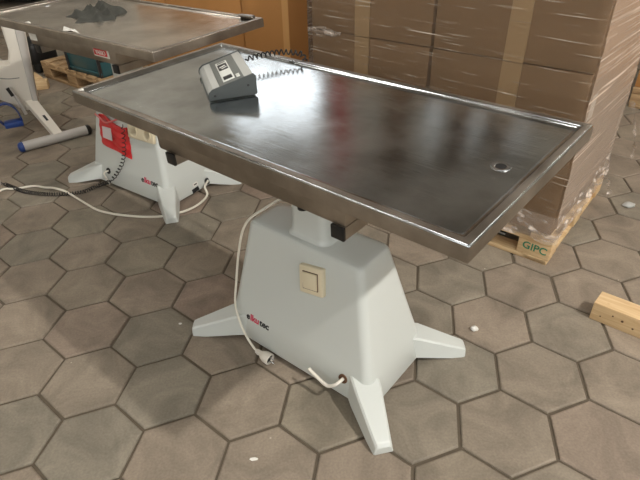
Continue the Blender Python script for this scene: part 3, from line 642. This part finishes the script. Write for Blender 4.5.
# stretch film round the stack: one skin with real wrinkles, crumpled round the foot
def film():
    hx0, hx1, hy0, hy1 = -1.342, -.012, .001, .828
    per = [('x', hx0, hx1, hy0, 0), ('y', hy0, hy1, hx1, 1), ('x', hx1, hx0, hy1, 1), ('y', hy1, hy0, hx0, 1)]
    bm = bmesh.new(); uvl = bm.loops.layers.uv.new('UVMap'); cols = []; s = 0
    zs = [.122 + (.26 - .122) * k / 9 for k in range(9)] + [.26 + 1.066 * k / 30 for k in range(31)]
    rnd = random.Random(11); nz = [rnd.random() for _ in range(4000)]
    from mathutils import noise
    for side, (ax_, a0, a1, cst, mi) in enumerate(per):
        n = int(abs(a1 - a0) / .02)
        for k in range(n):
            a = a0 + (a1 - a0) * k / n; cols.append((ax_, a, cst, side, s + abs(a - a0)))
        s += abs(a1 - a0)
    vs = []
    for (ax_, a, cst, side, u) in cols:
        row = []
        outw = {0: Vector((0, -1, 0)), 1: Vector((1, 0, 0)), 2: Vector((0, 1, 0)), 3: Vector((-1, 0, 0))}[side]
        for z in zs:
            base = Vector((a, cst, z)) if ax_ == 'x' else Vector((cst, a, z))
            if side == 0: w1 = noise.noise(Vector((a * 3, z * 45, 1))) * .0025
            else:
                q = z * 42 + a * 1.5
                w1 = noise.noise(Vector((q, a * 2, 5))) * .006 + .003
            low = max(0, 1 - (z - .122) / .13)
            w1 += low * (.017 + .012 * noise.noise(Vector((u * 16, z * 34, 3))))
            back = 0
            if side == 1 and a > .62:   # film stands off the rear corner where it has come loose
                back = (a - .62) / .2
                base += Vector((0, 1, 0)) * back * (.015 + .03 * noise.noise(Vector((z * 9, 2, 2)))) 
            zz = z + low * .014 * noise.noise(Vector((u * 11, 7, 1)))
            p = base + outw * (max(-.0005, w1) + .002); p.z = zz
            row.append((bm.verts.new(p), (u, z)))
        vs.append((row, side))
    n = len(vs)
    for i in range(n):
        (r0, sd), (r1, _) = vs[i], vs[(i + 1) % n]
        for k in range(len(zs) - 1):
            q = [r0[k], r1[k], r1[k + 1], r0[k + 1]]
            f = bm.faces.new([x[0] for x in q])
            low = zs[k] < .235
            f.material_index = 2 if low else (0 if sd in (0,) else 1)
            for lp, x in zip(f.loops, q):
                u = x[1][0] if not (i == n - 1 and x in (r1[k], r1[k + 1])) else s
                lp[uvl].uv = (u, x[1][1])
    o = link('stretch_film', bm, [MAT['film_f'], MAT['film_s'], MAT['film_c']], smooth=60); o.matrix_world = SM
    tag(o, 'clear wrinkled stretch film wound round the stack of brown cartons', 'plastic film')
    return o
fo_ = film()
def film_strip(name, pts, wid, label=None, parent=None):
    """a loose ribbon of twisted film"""
    P = smooth_path(pts, 6); bm = bmesh.new(); uvl = bm.loops.layers.uv.new('UVMap'); rows = []
    for i, p in enumerate(P):
        a = i * .35; d = Vector((math.cos(a), math.sin(a) * .4, .3 * math.sin(a * 1.7))) * wid * (.6 + .4 * math.sin(i * 1.3))
        rows.append([bm.verts.new(p - d), bm.verts.new(p + Vector((0, .003, .002)) * math.sin(i * 2)), bm.verts.new(p + d)])
    for i in range(len(rows) - 1):
        for k in range(2):
            f = bm.faces.new((rows[i][k], rows[i][k + 1], rows[i + 1][k + 1], rows[i + 1][k]))
            for lp, uv_ in zip(f.loops, ((i * .02, k * .02), (i * .02, k * .02 + .02), (i * .02 + .02, k * .02 + .02), (i * .02 + .02, k * .02))): lp[uvl].uv = uv_
    return link(name, bm, MAT['film_c'], parent, smooth=60)
fs = film_strip('loose_tail', [(.02, .80, .52), (.05, .84, .42), (.07, .86, .33), (.085, .88, .25), (.085, .89, .19)], .014, parent=fo_)
fs = film_strip('crumpled_knot', [(.02, .72, .14), (.035, .78, .10), (.03, .80, .06), (.05, .81, .03), (.04, .79, .012)], .02, parent=fo_)
# white frayed wad of film at the left end of the seam between the rows
bm = bmesh.new(); uvl = bm.loops.layers.uv.new('UVMap')
from mathutils import noise as _ns
rows = []
for i in range(19):
    r_ = []
    for k in range(9):
        x = -1.335 + .20 * i / 18; z = .846 + (k / 8 - .5) * .042 * math.sin(math.pi * (i + 2) / 21)
        r_.append(bm.verts.new((x, -.006 - .016 * abs(_ns.noise(Vector((x * 26, z * 60, 2)))) - .004, z + .01 * _ns.noise(Vector((x * 20, 3, k))))))
    rows.append(r_)
for i in range(18):
    for k in range(8):
        f = bm.faces.new((rows[i][k], rows[i + 1][k], rows[i + 1][k + 1], rows[i][k + 1]))
        for lp, uv_ in zip(f.loops, ((i, k), (i + 1, k), (i + 1, k + 1), (i, k + 1))): lp[uvl].uv = (uv_[0] * .014, uv_[1] * .009)
o = link('film_wad', bm, MAT['film_c'], fo_, smooth=50)
# dark strapping tray lying in the pallet's fork opening
t = empty('plastic_tray', SM @ Matrix.Translation((-.40, .16, .022)), 'black plastic tray with a pale edge pushed into the stencilled pallet', 'tray')
link('tray_body', box(bmesh.new(), (0, 0, .035), (.34, .16, .045), .006), MAT['black'], t); link('tray_edge', box(bmesh.new(), (0, -.083, .016), (.34, .006, .006), .001), MAT['grey_light'], t)

# tall orange kraft cartons behind the tables
Q = Vector((-.150, 3.40, 0)); QM = Matrix.Translation(Q) @ Matrix.Rotation(SA, 4, 'Z')
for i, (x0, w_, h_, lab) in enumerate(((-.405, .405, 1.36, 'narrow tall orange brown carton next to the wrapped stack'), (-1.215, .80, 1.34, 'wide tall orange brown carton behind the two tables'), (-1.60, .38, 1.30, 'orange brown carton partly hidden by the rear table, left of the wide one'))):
    carton('cardboard_box', QM @ Matrix.Translation((x0, .004 * i, 0)), w_, .60, h_, MAT['kraft_o'], lab, 'tall orange cartons', tape_x=(.378 if i == 0 else None), tape_w=.05, tape=MAT['kraft_lit'])  # pale strip on the first carton paints its lit corner edge

# rear left pallet, teal crate, machine, loose wood
P2 = Vector((-1.70, 4.235, 0))
pal2 = euro_pallet(P2, R(-40), 1.0, .8, 'worn wooden pallet on the floor behind the rear table, with a teal crate on it', MAT['pine_old'], None)
t = empty('storage_crate', Matrix.Translation(Vector((-1.72, 4.31, .145))) @ Matrix.Rotation(R(-37), 4, 'Z'), 'teal plastic crate standing on the worn pallet behind the rear table', 'crate')
bm = bmesh.new(); w_, d_, h_, th_ = .46, .34, .26, .012
box(bm, (-w_ / 2, d_ / 2, th_ / 2), (w_, d_, th_)); box(bm, (-w_ / 2, th_ / 2, h_ / 2), (w_, th_, h_), .002); box(bm, (-w_ / 2, d_ - th_ / 2, h_ / 2), (w_, th_, h_), .002)
box(bm, (-th_ / 2, d_ / 2, h_ / 2), (th_, d_, h_), .002); box(bm, (-w_ + th_ / 2, d_ / 2, h_ / 2), (th_, d_, h_), .002)
link('crate_body', bm, MAT['teal'], t)
for z in (.03, h_ - .008): link('crate_rim', box(bmesh.new(), (-w_ / 2, -.003, z), (w_ + .012, .012, .016), .003), MAT['teal'], t)
for x in (-.008, -w_ + .008): link('corner_post', box(bmesh.new(), (x, -.002, h_ / 2), (.022, .022, h_), .003), MAT['metal'], t)
t = empty('wheeled_machine', Matrix.Translation(Vector((-2.64, 5.17, 0))) @ Matrix.Rotation(R(-30), 4, 'Z'), 'black wheeled machine with a silver knob behind the white exercise bike', 'machine')
bm = bmesh.new(); box(bm, (0, 0, .16), (.34, .26, .20), .04, seg=3); link('motor_housing', bm, MAT['black'], t)
bm = bmesh.new(); tube(bm, smooth_path([(-.12, 0, .24), (-.10, -.02, .36), (.05, -.03, .38), (.13, 0, .25)], 6), .014, 8); link('carry_handle', bm, MAT['metal'], t)
for x in (-.14, .14):
    for y in (-.1, .1):
        bm = bmesh.new(); tube(bm, [(x, y - .015, .045), (x, y + .015, .045)], .045, 18); link('wheel', bm, MAT['rubber'], t)
bm = bmesh.new(); tube(bm, [(.05, -.13, .2), (.05, -.15, .2), (.05, -.155, .2)], [.03, .028, .015], 16); link('silver_knob', bm, MAT['chrome'], t)
for i, (p, a_, sz, lab) in enumerate((((-2.33, 4.60), 15, (.16, .09, .07), 'short offcut of pale wood in front of the worn pallet'), ((-2.42, 4.74), -50, (.20, .09, .07), 'wooden offcut leaning end to the worn pallet, further left'))):
    o = link('wood_offcut', box(bmesh.new(), (0, 0, sz[2] / 2), sz, .003), MAT['pine'], smooth=30); o.matrix_world = Matrix.Translation((p[0] - .05, p[1] - .05, 0)) @ Matrix.Rotation(R(a_), 4, 'Z'); tag(o, lab, 'wood block')
# at the far left: dark bundle and a sheet of card
t = empty('cardboard_sheet', Matrix.Translation(Vector((-4.2, 6.3, 0))) @ Matrix.Rotation(R(-20), 4, 'Z'), 'flat pale cardboard box seen past the left end of the rear table', 'box')
link('carton_body', box(bmesh.new(), (0, 0, .22), (1.0, .6, .44), .006), MAT['kraft_p'], t); link('flap_seam', box(bmesh.new(), (0, 0, .4405), (.98, .004, .0015)), MAT['brown'], t)
t = empty('shelf_rack', Matrix.Translation(Vector((-4.2, 8.55, 0))), 'dark metal shelf rack against the back wall at far left', 'shelf')
for x in (-1.3, 1.3):
    for y in (-.25, .25): link('upright', box(bmesh.new(), (x, y, 1.0), (.05, .05, 2.0), .003), MAT['black'], t)
for z in (.15, .75, 1.35, 1.95): link('shelf_board', box(bmesh.new(), (0, 0, z), (2.65, .54, .04), .003), MAT['black'], t)
link('back_panel', box(bmesh.new(), (0, .27, 1.0), (2.6, .02, 1.9)), MAT['black'], t)

# far right stack
P3 = Vector((3.40, 2.78, 0))
P3 = Vector((2.29, 3.74, 0)) + PA * 1.2
pal3 = euro_pallet(P3, SA, 1.2, .8, 'wooden pallet under a carton at the right edge of the photo', MAT['pine_old'], None)
M3 = Matrix.Translation(P3) @ Matrix.Rotation(SA, 4, 'Z')
for i in range(2): carton('cardboard_box', M3 @ Matrix.Translation((-1.2 + i * .6, 0.02, .1455)), .598, .76, .9, MAT['kraft_o'], ['brown carton at the right edge of the photo, on the far pallet', 'brown carton beside it, right part of the far pallet, mostly out of the photo'][i], 'cartons on the far right pallet', tape_x=.3)

# ------------------------------------------------------------------ wooden block at right, chips
bx_ = Vector((1.046, 1.527, 0)); ang_ = R(-40.5)
t = Matrix.Translation(bx_) @ Matrix.Rotation(ang_, 4, 'Z')
bm = bmesh.new(); prism(bm, [(0, 0), (.52, .0), (.52, .088), (.004, .088)], Vector((0, 0, 0)), Vector((1, 0, 0)), Vector((0, 1, 0)), Vector((0, 0, 1)), .082, .0025)
o = link('wooden_beam', bm, MAT['pine'], smooth=30); o.matrix_world = t; tag(o, 'short pale wooden beam with nail holes lying at the right edge', 'wood beam')
bm = bmesh.new(); rnd = random.Random(2)
for x, z, r_ in ((.035, .03, .003), (.075, .052, .0035), (.11, .045, .005), (.15, .03, .004), (.19, .055, .003), (.24, .025, .004)):
    tube(bm, [(x, -.0006, z), (x, .003, z)], r_, 10)
n_ = link('nail_holes', bm, MAT['brown'], o, Matrix.Identity(4))
def pebble(name, loc, s, mat, label, cat, seed):
    bm = bmesh.new(); bmesh.ops.create_icosphere(bm, subdivisions=2, radius=1); r_ = random.Random(seed)
    for v in bm.verts:
        k = 1 + .25 * _ns.noise(v.co * 1.7 + Vector((seed, 0, 0))); v.co = Vector((v.co.x * s[0] * k, v.co.y * s[1] * k, max(0, v.co.z * s[2] * k + s[2] * .75)))
    o = link(name, bm, mat, smooth=30); o.location = loc; return tag(o, label, cat)
pebble('plaster_lump', (.583, 1.478, 0), (.015, .012, .011), MAT['paper'], 'small white plaster lump on the floor right of the front pedestal', 'lump', 1)
pebble('film_ball', (1.61, 2.35, 0), (.032, .024, .012), MAT['grey_light'], 'flattened wad of pale plastic on the floor behind the wooden beam', 'plastic scrap', 4)
pebble('plaster_lump', (-.22, .955, 0), (.014, .006, .003), MAT['paper'], 'thin white flake on the floor at bottom left of the front table', 'flake', 6)
pebble('plaster_lump', (-.565, 1.56, 0), (.007, .005, .003), MAT['paper'], 'tiny white crumb beside the left foot of the front table', 'flake', 9)

# ------------------------------------------------------------------ exercise bike at the left edge
BM = Vector((-1.97, 3.66, 0)); vd = Vector((-.47396, .88055, 0)); hr = Vector((vd.y, -vd.x, 0))
bike = empty('exercise_bike', frame_matrix(BM, hr, vd, Vector((0, 0, 1))), 'white exercise bike with a blue pedal at the left edge, behind the rear table', 'exercise bike')
Xa, Za, Ya = Vector((1, 0, 0)), Vector((0, 0, 1)), Vector((0, 1, 0))
bm = bmesh.new()
prism(bm, [(-.055, .74), (.08, .74), (.078, .683), (.069, .601), (.046, .407), (.020, .172), (0, .147), (-.068, .138), (-.122, .171), (-.179, .247), (-.259, .283), (-.46, .36), (-.42, .545), (-.136, .47), (-.07, .433), (-.059, .523)], Vector((0, 0, 0)), Xa, Za, Ya, .16, .016)
link('body_shell', bm, MAT['white'], bike, smooth=50)
bm = bmesh.new()
prism(bm, [(.020, .735), (.074, .735), (.064, .60), (.041, .407), (.016, .19), (-.004, .165), (-.02, .20)], Vector((0, -.012, 0)), Xa, Za, Ya, .02, .006); link('edge_trim', bm, MAT['silver'], bike, smooth=50)
bm = bmesh.new(); tube(bm, smooth_path([(-.33, -.001, .455), (-.2, -.001, .40), (-.12, -.001, .375), (-.05, -.001, .37)], 6), .0025, 6); link('shell_seam', bm, MAT['grey_mid'], bike)
inv = bike.matrix_world.inverted()
pA, pB = inv @ Vector((-1.935, 3.255, .032)), inv @ Vector((-1.604, 3.515, .032))
d = (pB - pA).normalized()
bm = bmesh.new(); tube(bm, [pA, pB], .032, 20); stb = link('stabiliser_bar', bm, MAT['silver'], bike)
for p, s, mt, lb in ((pA, -1, MAT['blue'], 'blue end cap'), (pB, 1, MAT['black'], 'black end cap')):
    bm = bmesh.new(); tube(bm, [p + d * s * -.004, p + d * s * .014, p + d * s * .024, p + d * s * .03], [.0335, .0335, .026, .012], 20); e = link('end_cap', bm, mt, stb); e['label'] = lb
mid = (pA + pB) / 2 + d * .02
bm = bmesh.new(); q0 = Vector((-.03, .01, .19)); q1 = mid + Vector((0, 0, .012)); dd = (q1 - q0).normalized(); sx = dd.cross(Za).normalized(); sz = sx.cross(dd)
loft(bm, [[o_ + sx * x * w_ + sz * y * .022 for x, y in ((-1, -1), (1, -1), (1, 1), (-1, 1))] for o_, w_ in ((q0, .036), (q1, .028))])
strut = link('rear_strut', bm, MAT['white'], bike, smooth=0)
bm = bmesh.new(); mm = q0.lerp(q1, .55) + sz * .0225 - sx * .0
box(bm, (0, 0, 0), (.016, .06, .002)); o = link('slot', bm, MAT['black'], strut, frame_matrix(mm, sx, dd, sz))
bm = bmesh.new(); tube(bm, [(-.33, .30, .62), (-.13, .26, .42)], .022, 10); link('front_tube', bm, MAT['silver'], bike)
bm = bmesh.new(); tube(bm, smooth_path([(-.13, -.03, .32), (-.105, -.035, .24), (-.085, -.035, .13)], 5), .011, 10); cr_arm = link('crank_arm', bm, MAT['silver'], bike)
bm = bmesh.new(); tube(bm, [(-.142, -.036, .325), (-.125, -.042, .27)], .012, 8); link('crank_cover', bm, MAT['black'], cr_arm)
bm = bmesh.new(); box(bm, (-.175, -.10, .105), (.115, .09, .035), .008); ped_ = link('pedal', bm, MAT['blue'], bike)
bm = bmesh.new(); pth = smooth_path([(-.235, -.10, .11), (-.262, -.10, .17), (-.235, -.10, .235), (-.18, -.10, .245), (-.135, -.10, .20), (-.118, -.10, .12)], 6)
for a_, b_ in zip(pth, pth[1:]):
    m_ = (a_ + b_) / 2; dl = (b_ - a_); box(bm, m_, (dl.length * 1.15, .045, .006), rot=Matrix.Rotation(-math.atan2(dl.z, dl.x), 3, 'Y'))
link('pedal_strap', bm, MAT['blue'], ped_)
# the bike's base frame touching the floor in front (beyond the picture)
bm = bmesh.new(); tube(bm, [(-.36, .08, .40), (-.50, .12, .05)], .022, 10); tube(bm, [(-.66, -.04, .03), (-.34, .28, .03)], .03, 14); link('front_stabiliser', bm, MAT['silver'], bike)
